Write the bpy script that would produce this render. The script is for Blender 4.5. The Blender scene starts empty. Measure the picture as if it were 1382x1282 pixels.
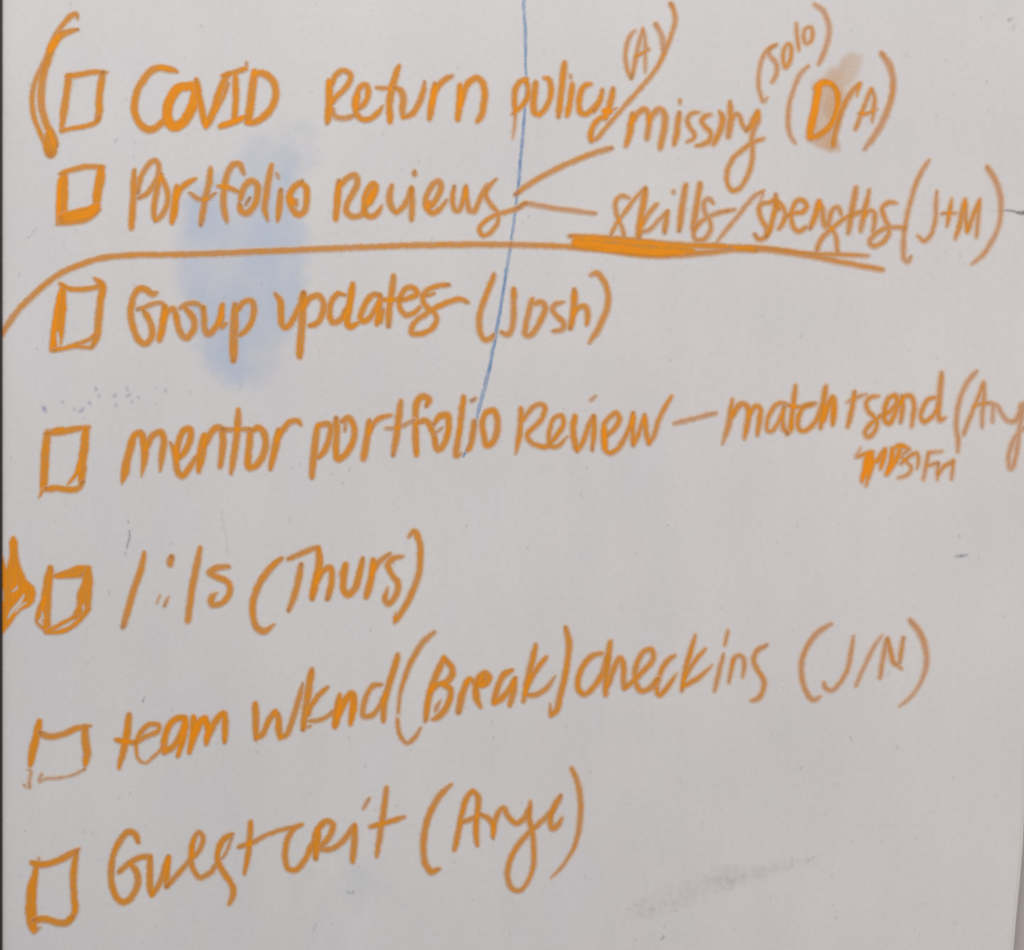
import bpy, math, random
import numpy as np

# ------------------------------------------------------------------ scene, camera, light
sc = bpy.context.scene
col = sc.collection
PX = 0.0005                      # one photograph pixel on the board = half a millimetre
CX, CY = 691.0, 641.0
DIST = 1.25

def wp(x, y, h=0.0):             # board position (photo pixels) -> world, h metres proud of the board
    return ((x-CX)*PX, -h, (CY-y)*PX)

cam = bpy.data.cameras.new('camera'); camo = bpy.data.objects.new('camera', cam); col.objects.link(camo)
camo.location = (0, -DIST, 0); camo.rotation_euler = (math.radians(90), 0, 0)
cam.sensor_fit = 'HORIZONTAL'; cam.sensor_width = 36.0
cam.lens = 36.0*DIST/(1382*PX)
cam.clip_start = 0.01; cam.clip_end = 50
sc.camera = camo
sc.view_settings.view_transform = 'Standard'; sc.view_settings.look = 'None'
sc.view_settings.exposure = 0; sc.view_settings.gamma = 1

w = bpy.data.worlds.new('World'); sc.world = w; w.use_nodes = True
w.node_tree.nodes['Background'].inputs[0].default_value = (0.985, 0.97, 1.0, 1)
w.node_tree.nodes['Background'].inputs[1].default_value = 0.375

def area(name, loc, target, size, power, color):
    l = bpy.data.lights.new(name, 'AREA'); l.shape = 'RECTANGLE'; l.size = size[0]; l.size_y = size[1]
    l.energy = power; l.color = color
    o = bpy.data.objects.new(name, l); col.objects.link(o); o.location = loc
    from mathutils import Vector
    d = Vector(target)-Vector(loc)
    o.rotation_euler = d.to_track_quat('-Z', 'Y').to_euler()
    return o
area('ceiling_panel_lamp', (-0.45, -1.5, 1.75), (-0.05, 0, 0.1), (1.2, 0.6), 29.4, (1.0, 0.972, 0.925))
area('warm_side_lamp', (1.5, -1.1, -0.25), (0.5, 0, -0.3), (0.5, 0.8), 6.6, (1.0, 0.74, 0.62))

# ------------------------------------------------------------------ helpers
def tag(o, label=None, cat=None, group=None, kind=None):
    if label: o['label'] = label
    if cat: o['category'] = cat
    if group: o['group'] = group
    if kind: o['kind'] = kind
    return o
def empty(name, loc=(0, 0, 0), parent=None):
    o = bpy.data.objects.new(name, None); o.empty_display_size = 0.01; col.objects.link(o)
    if parent: o.parent = parent
    o.location = loc
    return o
def mesh_obj(name, verts, faces, mat, parent=None, attrs=None, smooth=False):
    me = bpy.data.meshes.new(name); me.from_pydata(verts, [], faces)
    for k, a in (attrs or {}).items():
        at = me.attributes.new(k, 'FLOAT', 'POINT'); at.data.foreach_set('value', np.asarray(a, dtype=np.float32))
    me.materials.append(mat); me.update()
    if smooth:
        me.polygons.foreach_set('use_smooth', [True]*len(me.polygons))
    o = bpy.data.objects.new(name, me); col.objects.link(o)
    if parent: o.parent = parent
    return o

class NT:
    def __init__(s, name):
        s.m = bpy.data.materials.new(name); s.m.use_nodes = True
        s.t = s.m.node_tree; s.b = s.t.nodes['Principled BSDF']
    def n(s, typ, **kw):
        x = s.t.nodes.new(typ)
        for k, v in kw.items(): setattr(x, k, v)
        return x
    def l(s, a, b): s.t.links.new(a, b)
    def math(s, op, a, b=None, c=None, clamp=False):
        x = s.n('ShaderNodeMath', operation=op, use_clamp=clamp)
        for i, v in enumerate((a, b, c)):
            if v is None: continue
            if isinstance(v, (int, float)): x.inputs[i].default_value = v
            else: s.l(v, x.inputs[i])
        return x.outputs[0]
    def attr(s, name): return s.n('ShaderNodeAttribute', attribute_name=name).outputs['Fac']
    def noise(s, scale, detail=2, rough=0.5, vec=None):
        x = s.n('ShaderNodeTexNoise'); x.inputs['Scale'].default_value = scale
        x.inputs['Detail'].default_value = detail; x.inputs['Roughness'].default_value = rough
        if vec is not None: s.l(vec, x.inputs['Vector'])
        return x.outputs['Fac']
    def ramp(s, fac, stops):
        x = s.n('ShaderNodeValToRGB'); e = x.color_ramp.elements
        while len(e) < len(stops): e.new(0.5)
        for i, (p, c) in enumerate(stops): e[i].position = p; e[i].color = (*c, 1) if len(c) == 3 else c
        s.l(fac, x.inputs[0]); return x.outputs[0]
    def mix(s, fac, a, b, mode='MIX'):
        x = s.n('ShaderNodeMix', data_type='RGBA', blend_type=mode)
        for sock, v in ((x.inputs[0], fac), (x.inputs[6], a), (x.inputs[7], b)):
            if isinstance(v, (int, float)): sock.default_value = v
            elif isinstance(v, tuple): sock.default_value = (*v, 1)
            else: s.l(v, sock)
        return x.outputs[2]
    def pos(s): return s.n('ShaderNodeNewGeometry').outputs['Position']

def ink_mat(name, stops, amin, amax, soft=2.2, rough=0.55, grain=0.10, rim=0.0, fringe=0.0):
    """film of ink: 'edge' = distance in from the outline (px), 'ink' = how much was laid down"""
    t = NT(name); p = t.pos()
    g = t.math('SUBTRACT', t.noise(900, 3, 0.6, p), 0.5)
    g2 = t.math('SUBTRACT', t.noise(240, 2, 0.5, p), 0.5)
    ink = t.math('ADD', t.attr('ink'), t.math('ADD', t.math('MULTIPLY', g, grain*2), t.math('MULTIPLY', g2, grain*2)))
    ink = t.math('ADD', ink, 0, clamp=True)
    c = t.ramp(ink, stops)
    c = t.mix(t.math('MULTIPLY', t.attr('tip'), 0.62), c, tuple(v*0.42 for v in stops[0][1]))
    if rim:      # ink dries a little darker along the outline
        rr = t.ramp(t.math('MULTIPLY', t.math('SUBTRACT', t.attr('edge'), 1.7), 0.2), [(0.22, (1, 1, 1)), (0.42, (0.9, 0.9, 0.9)), (0.72, (0, 0, 0))])
        c = t.mix(t.math('MULTIPLY', rr, rim), c, tuple(v*f for v, f in zip(stops[1][1], (0.78, 0.66, 0.45))))
    t.l(c, t.b.inputs['Base Color'])
    cover = t.n('ShaderNodeMapRange', interpolation_type='SMOOTHSTEP')
    t.l(t.attr('edge'), cover.inputs['Value']); cover.inputs['From Min'].default_value = 0.0
    cover.inputs['From Max'].default_value = soft
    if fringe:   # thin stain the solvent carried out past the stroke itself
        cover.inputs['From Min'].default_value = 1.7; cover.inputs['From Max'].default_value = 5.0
    dens = t.n('ShaderNodeMapRange'); t.l(ink, dens.inputs['Value'])
    dens.inputs['To Min'].default_value = amin; dens.inputs['To Max'].default_value = amax
    a = t.math('MULTIPLY', cover.outputs[0], dens.outputs[0])
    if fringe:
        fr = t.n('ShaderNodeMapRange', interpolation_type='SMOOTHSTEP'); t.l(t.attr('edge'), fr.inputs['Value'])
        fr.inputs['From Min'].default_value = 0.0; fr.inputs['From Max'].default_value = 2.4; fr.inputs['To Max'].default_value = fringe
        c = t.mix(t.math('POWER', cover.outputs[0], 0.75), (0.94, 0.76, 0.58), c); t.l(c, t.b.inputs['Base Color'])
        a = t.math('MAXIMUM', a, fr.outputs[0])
    t.l(a, t.b.inputs['Alpha'])
    t.b.inputs['Roughness'].default_value = rough
    t.b.inputs['Specular IOR Level'].default_value = 0.25
    return t.m

def s2l(r, g, b, k=1.0):
    f = lambda v: ((v/255+0.055)/1.055)**2.4 if v > 10 else v/255/12.92
    return tuple(min(f(v)*k, 0.95) for v in (r, g, b))
K = 1.30
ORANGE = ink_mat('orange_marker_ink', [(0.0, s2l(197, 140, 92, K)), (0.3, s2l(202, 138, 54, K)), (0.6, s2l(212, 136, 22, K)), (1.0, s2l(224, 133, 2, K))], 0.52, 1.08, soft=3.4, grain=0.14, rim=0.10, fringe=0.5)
BLUE = ink_mat('blue_marker_ink', [(0.0, s2l(145, 172, 202, K)), (1.0, s2l(85, 130, 180, K))], 0.10, 0.9, soft=2.6, grain=0.25)
GREY = ink_mat('grey_marker_ink', [(0.0, s2l(150, 146, 148, K)), (1.0, s2l(80, 78, 82, K))], 0.06, 0.8, soft=3.4, grain=0.3)
TEAL = ink_mat('teal_marker_ink', [(0.0, s2l(150, 160, 165, K)), (1.0, s2l(95, 120, 125, K))], 0.06, 0.75, soft=3.4, grain=0.4)
BSM = ink_mat('blue_wiped_ink', [(0.0, s2l(176, 196, 226, K)), (1.0, s2l(162, 188, 224, K))], 0.0, 0.44, soft=30, grain=0.06)
GSM = ink_mat('grey_wiped_ink', [(0.0, s2l(165, 162, 150, K)), (1.0, s2l(110, 108, 100, K))], 0.0, 0.19, soft=24, grain=0.7)
TSM = ink_mat('tan_wiped_ink', [(0.0, s2l(206, 178, 138, K)), (1.0, s2l(206, 148, 80, K))], 0.0, 0.62, soft=13, grain=0.2)
LSM = ink_mat('pale_blue_wiped_ink', [(0.0, s2l(166, 186, 204, K)), (1.0, s2l(142, 174, 208, K))], 0.0, 0.28, soft=30, grain=0.06)
GHOST = ink_mat('blue_ghost_ink', [(0.0, s2l(150, 155, 190, K)), (1.0, s2l(120, 130, 180, K))], 0.30, 0.9, soft=6.5, grain=0.2)
MATS = dict(v=GHOST, o=ORANGE, b=BLUE, g=GREY, t=TEAL, B=BSM, G=GSM, T=TSM, L=LSM)

# ------------------------------------------------------------------ whiteboard and wall
t = NT('whiteboard_enamel'); p = t.pos()
c = t.mix(t.ramp(t.noise(3.2, 3, 0.55, p), [(0.35, (0, 0, 0)), (0.65, (1, 1, 1))]), (0.768, 0.757, 0.757), (0.748, 0.758, 0.750))
c = t.mix(t.ramp(t.noise(17, 4, 0.6, p), [(0.3, (0, 0, 0)), (0.7, (1, 1, 1))]), c, (0.752, 0.748, 0.768))
c = t.mix(1.0, c, t.ramp(t.noise(6.5, 2, 0.5, p), [(0.3, (0.94, 0.945, 0.955)), (0.7, (1, 1, 1))]), 'MULTIPLY')
# fine grime film
fine = t.ramp(t.noise(260, 4, 0.65, p), [(0.30, (0.955, 0.955, 0.955)), (0.60, (1, 1, 1))])
c = t.mix(1.0, c, fine, 'MULTIPLY')
wipe = t.n('ShaderNodeMapping'); wipe.inputs['Scale'].default_value = (34, 1, 9); wipe.inputs['Rotation'].default_value = (0, 0.5, 0)
t.l(p, wipe.inputs['Vector'])
c = t.mix(1.0, c, t.ramp(t.noise(1.0, 3, 0.55, wipe.outputs[0]), [(0.3, (0.972, 0.972, 0.978)), (0.7, (1, 1, 1))]), 'MULTIPLY')
t.l(c, t.b.inputs['Base Color'])
t.b.inputs['Roughness'].default_value = 0.5; t.b.inputs['Specular IOR Level'].default_value = 0.3
bp = t.n('ShaderNodeBump'); bp.inputs['Strength'].default_value = 0.10; bp.inputs['Distance'].default_value = 0.0006
t.l(t.noise(160, 3, 0.5, p), bp.inputs['Height']); t.l(bp.outputs[0], t.b.inputs['Normal'])
BOARD = t.m
def plain(name, colr, rough=0.6, scale=40, amt=0.06):
    t = NT(name); p = t.pos()
    c = t.mix(t.noise(scale, 4, 0.6, p), tuple(v*(1-amt) for v in colr), tuple(min(1, v*(1+amt)) for v in colr))
    t.l(c, t.b.inputs['Base Color']); t.b.inputs['Roughness'].default_value = rough
    return t.m
EDGE = plain('board_edge_aluminium', (0.66, 0.67, 0.66), 0.45)
DARK = plain('dark_rubber', (0.020, 0.017, 0.016), 0.6)
WALL = plain('grey_wall_paint', (0.50, 0.49, 0.48), 0.7, 90)

board = empty('whiteboard', wp(691, 1500)); tag(board, 'off-white dry-erase board covered in orange handwritten checklist', 'whiteboard')
off = board.location.copy()
def slab(name, outline, front, back, bev, mat, parent):
    """closed slab from a photo-pixel outline (clockwise on screen), bevelled front edge"""
    n = len(outline); cx = sum(q[0] for q in outline)/n; cy = sum(q[1] for q in outline)/n
    def inset(q, d):
        dx, dy = cx-q[0], cy-q[1]; L = math.hypot(dx, dy); return (q[0]+dx/L*d, q[1]+dy/L*d)
    V = []; F = []
    rings = [(bev, front), (bev*0.35, front-bev*PX*0.25), (0, front-bev*PX), (0, back)]
    for d, h in rings:
        for q in outline:
            a = inset(q, d); V.append(wp(a[0], a[1], h))
    for r in range(3):
        for i in range(n):
            j = (i+1) % n; F.append((r*n+i, r*n+j, (r+1)*n+j, (r+1)*n+i))
    F.append(tuple(range(n))[::-1]); F.append(tuple(range(3*n, 4*n)))
    o = mesh_obj(name, V, F, mat, parent)
    if parent:
        o.location = -parent.location
    return o
right = [(1460, -300), (1441, 0), (1418, 400), (1398, 800), (1389, 960), (1384, 1070), (1380.6, 1140), (1377.0, 1185), (1372.0, 1235), (1367.2, 1290), (1362, 1350), (1352, 1500)]
slab('panel', [(-6, -300)] + [(x-4, y) for x, y in right] + [(-6, 1500)], 0.0, -0.008, 1.5, BOARD, board)
slab('edge_trim', [(x-4.3, y) for x, y in right] + [(x, y) for x, y in right[::-1]], -0.0004, -0.0085, 1.2, EDGE, board)
slab('corner_trim', [(-42, -300), (3.4, -300), (3.4, 1500), (-42, 1500)], 0.0022, -0.010, 1.0, DARK, board)
for o in board.children:
    if o.name.startswith('corner'): o.name = 'side_trim'; o['label'] = 'dark strip along the left edge of the board'
wl = mesh_obj('wall', [(-3, 0.012, -2), (3, 0.012, -2), (3, 0.012, 2.5), (-3, 0.012, 2.5), (-3, 0.1, -2), (3, 0.1, -2), (3, 0.1, 2.5), (-3, 0.1, 2.5)],
     [(0, 1, 2, 3), (5, 4, 7, 6), (4, 0, 3, 7), (1, 5, 6, 2), (3, 2, 6, 7), (4, 5, 1, 0)], WALL)
tag(wl, kind='structure')

# ------------------------------------------------------------------ ink strokes
STEP = 0.75
rng = np.random.default_rng(5)
TAB = rng.random((4096,))
def vnoise(x, y, seed):          # smooth value noise, -1..1
    xi = np.floor(x).astype(int); yi = np.floor(y).astype(int); fx = x-xi; fy = y-yi
    fx = fx*fx*(3-2*fx); fy = fy*fy*(3-2*fy)
    h = lambda a, b: TAB[(a*73+b*1931+seed*577) % 4096]
    v = (h(xi, yi)*(1-fx)+h(xi+1, yi)*fx)*(1-fy)+(h(xi, yi+1)*(1-fx)+h(xi+1, yi+1)*fx)*fy
    return v*2-1
def spline(pts):
    """centripetal-ish Catmull-Rom through (x,y,m) points, resampled about every 0.7 px"""
    P = np.array(pts, float)
    if len(P) == 1: P = np.vstack([P, P+[0.5, 0.5, 0]])
    if len(P) == 2:
        n = max(2, int(np.hypot(*(P[1]-P[0])[:2])/0.7)); u = np.linspace(0, 1, n)[:, None]
        return P[0]*(1-u)+P[1]*u
    Q = np.vstack([2*P[0]-P[1], P, 2*P[-1]-P[-2]]); out = []
    for i in range(1, len(Q)-2):
        p0, p1, p2, p3 = Q[i-1:i+3]
        d = lambda a, b: max(np.hypot(*(b-a)[:2])**0.5, 1e-3)
        t0 = 0; t1 = t0+d(p0, p1); t2 = t1+d(p1, p2); t3 = t2+d(p2, p3)
        n = max(2, int(np.hypot(*(p2-p1)[:2])/0.7)); t = np.linspace(t1, t2, n, endpoint=False)[:, None]
        A1 = (t1-t)/(t1-t0)*p0+(t-t0)/(t1-t0)*p1; A2 = (t2-t)/(t2-t1)*p1+(t-t1)/(t2-t1)*p2; A3 = (t3-t)/(t3-t2)*p2+(t-t2)/(t3-t2)*p3
        B1 = (t2-t)/(t2-t0)*A1+(t-t0)/(t2-t0)*A2; B2 = (t3-t)/(t3-t1)*A2+(t-t1)/(t3-t1)*A3
        out.append((t2-t)/(t2-t1)*B1+(t-t1)/(t2-t1)*B2)
    out.append(P[-1:]); return np.vstack(out)

count = [0]
def ink_object(name, strokes, mat, parent=None, base=0.5, layer=None, streak=0.2):
    """strokes: list of (kind, width, ink, pts) in photo px -> one flat film mesh following the union of the strokes"""
    count[0] += 1; seed0 = count[0]*7
    allp = np.array([q[:2] for s in strokes for q in s[3]]); mw = max(s[1] for s in strokes)/2+6
    x0 = math.floor(allp[:, 0].min()-mw); x1 = math.ceil(allp[:, 0].max()+mw)
    y0 = math.floor(allp[:, 1].min()-mw); y1 = math.ceil(allp[:, 1].max()+mw)
    gx = np.arange(x0, x1+STEP, STEP); gy = np.arange(y0, y1+STEP, STEP)
    F = np.full((len(gy), len(gx)), -99.0); INK = np.zeros_like(F); COV = np.zeros_like(F); TIP = np.zeros_like(F); S = np.zeros_like(F); D = np.zeros_like(F); SD = np.zeros(F.shape, int)
    XX, YY = np.meshgrid(gx, gy); cuts = []
    for si, (kind, wd, ink, pts) in enumerate(strokes):
        if kind == 'P':
            P = np.array([q[:2] for q in pts]); Fs = np.full(F.shape, 1e9); ins = np.zeros(F.shape, bool)
            for a, b in zip(P, np.roll(P, -1, 0)):
                ab = b-a; tt = np.clip(((XX-a[0])*ab[0]+(YY-a[1])*ab[1])/(ab@ab+1e-9), 0, 1)
                Fs = np.minimum(Fs, np.hypot(XX-a[0]-tt*ab[0], YY-a[1]-tt*ab[1]))
                cond = ((a[1] > YY) != (b[1] > YY)) & (XX < (b[0]-a[0])*(YY-a[1])/((b[1]-a[1])+1e-12)+a[0]); ins ^= cond
            Fs = np.where(ins, Fs, -Fs); Ss = YY*1.0; Ds = XX*1.0
        else:
            path = spline(pts); seg = np.hypot(*np.diff(path[:, :2], axis=0).T); s = np.concatenate([[0], np.cumsum(seg)])
            tg = np.gradient(path[:, :2], axis=0); tg /= (np.hypot(*tg.T)[:, None]+1e-9)
            thin = np.clip((path[:, 0]-450)/750, 0, 1)      # the pen was drier further right
            de = np.minimum(s, s[-1]-s)
            hw = (wd/2+0.30-0.30*thin)*path[:, 2]*(1-0.30*np.exp(-de/(wd*0.42)))*(1+0.055*vnoise(s/9, s*0, seed0+si))
            path = path.copy(); path[:, 0] += 0.28*vnoise(s/7, s*0+3.3, seed0+si); path[:, 1] += 0.28*vnoise(s/7, s*0+7.3, seed0+si)
            Fs = np.full(F.shape, -99.0); Ss = np.zeros_like(F); Ds = np.zeros_like(F)
            for k in range(len(path)):
                px, py = path[k, 0], path[k, 1]; r = hw[k]+5.5
                i0 = max(0, int((px-r-x0)/STEP)); i1 = int((px+r-x0)/STEP)+2; j0 = max(0, int((py-r-y0)/STEP)); j1 = int((py+r-y0)/STEP)+2
                dx = gx[i0:i1][None, :]-px; dy = gy[j0:j1][:, None]-py
                f = hw[k]-np.sqrt(dx*dx+dy*dy); W = Fs[j0:j1, i0:i1]; m = f > W
                W[m] = f[m]; Ss[j0:j1, i0:i1][m] = s[k]
                dd = dx*tg[k, 1]-dy*tg[k, 0]; Ds[j0:j1, i0:i1][m] = dd[m]
        if kind == 'E': cuts.append(Fs); continue
        cov = np.clip((Fs+0.3)/1.6, 0, 1); b = base if ink is None else ink
        if kind == 'P': L = 1e9
        else:
            L = s[-1]
        endp = np.exp(-np.minimum(Ss, L-Ss)/3.2) if kind != 'P' else 0*XX
        tipw = 0 if kind == 'P' else np.where(Ss < L/2, TAB[(seed0*13+si*7) % 4096], TAB[(seed0*17+si*11+5) % 4096])**1.5*(1-0.75*np.clip((b-0.45)*3, 0, 1))
        TIP = np.where(Fs > F, endp*tipw, TIP); INK = np.where(Fs > F, b+0.04*endp, INK); S = np.where(Fs > F, Ss, S); D = np.where(Fs > F, Ds, D); SD = np.where(Fs > F, si, SD)
        COV += cov; F = np.maximum(F, Fs)
    for c_ in cuts: F = np.minimum(F, -c_)
    patch = strokes[0][0] == 'P' and streak == 0
    if patch:
        F = F+7*vnoise(XX/34, YY/34, seed0)+4*vnoise(XX/13, YY/13, seed0+2)
        INK = INK+0.25*vnoise(XX/45, YY/70, seed0+5)+0.12*vnoise(XX/16, YY/24, seed0+6)
    st = vnoise(S/26+SD*3.1, D/1.3+SD*5.7, seed0)*0.65+vnoise(S/9+SD, D/3.0+1.7, seed0+3)*0.45
    ink = INK+0.34*np.clip(COV-1, 0, 1.3)+streak*st
    ink -= 0.10*np.clip(1-(F-0.8)/1.6, 0, 1)        # a little less ink towards the outline
    F = F+(0.55*vnoise(XX/2.6, YY/2.6, seed0+9)+0.35*vnoise(S/5, np.sign(D)*3+0.5, seed0+11) if strokes[0][0] != 'P' or streak > 0 else 0)
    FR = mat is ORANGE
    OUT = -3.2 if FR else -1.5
    inside = F > OUT
    cell = inside[:-1, :-1] | inside[1:, :-1] | inside[:-1, 1:] | inside[1:, 1:]
    if not cell.any(): return None
    gyy, gxx = np.gradient(F, STEP); gn = np.hypot(gxx, gyy)+1e-6
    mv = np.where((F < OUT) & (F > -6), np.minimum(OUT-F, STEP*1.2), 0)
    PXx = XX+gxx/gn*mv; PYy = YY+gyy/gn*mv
    used = np.zeros(F.shape, bool); used[:-1, :-1] |= cell; used[1:, :-1] |= cell; used[:-1, 1:] |= cell; used[1:, 1:] |= cell
    idx = -np.ones(F.shape, int); idx[used] = np.arange(used.sum())
    lay = (count[0] % 14)+2 if layer is None else layer
    h = 0.00008+lay*0.000025
    if parent is None: org = np.array([0, 0, 0.0])
    vx = (PXx[used]-CX)*PX; vz = (CY-PYy[used])*PX; vy = -(0.00005+(count[0] % 30)*1.5e-6+np.clip((F[used]+2.0)/1.6, 0, 1)*(h-0.00001)) if FR else np.full(vx.shape, -h)
    origin = np.array([vx.mean(), 0.0, vz.min()])
    V = np.stack([vx, vy, vz], 1)-origin
    jj, ii = np.nonzero(cell)
    q = np.stack([idx[jj+1, ii], idx[jj+1, ii+1], idx[jj, ii+1], idx[jj, ii]], 1)
    me = bpy.data.meshes.new(name); me.vertices.add(len(V)); me.vertices.foreach_set('co', V.astype(np.float32).ravel())
    me.loops.add(q.size); me.loops.foreach_set('vertex_index', q.astype(np.int32).ravel())
    me.polygons.add(len(q)); me.polygons.foreach_set('loop_start', np.arange(0, q.size, 4, dtype=np.int32))
    me.update(calc_edges=True)
    for k, a in (('edge', F-OUT), ('ink', ink), ('tip', TIP)):
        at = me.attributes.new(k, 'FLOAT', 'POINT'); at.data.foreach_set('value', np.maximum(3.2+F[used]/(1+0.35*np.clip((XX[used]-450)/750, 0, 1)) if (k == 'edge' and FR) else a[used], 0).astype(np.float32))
    me.materials.append(mat)
    o = bpy.data.objects.new(name, me); col.objects.link(o)
    o.location = origin
    if parent is not None:
        o.parent = parent
        pl = np.array(parent.location)
        if parent.parent is not None: pl = pl+np.array(parent.parent.location)
        o.location = origin-pl
    return o

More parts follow.
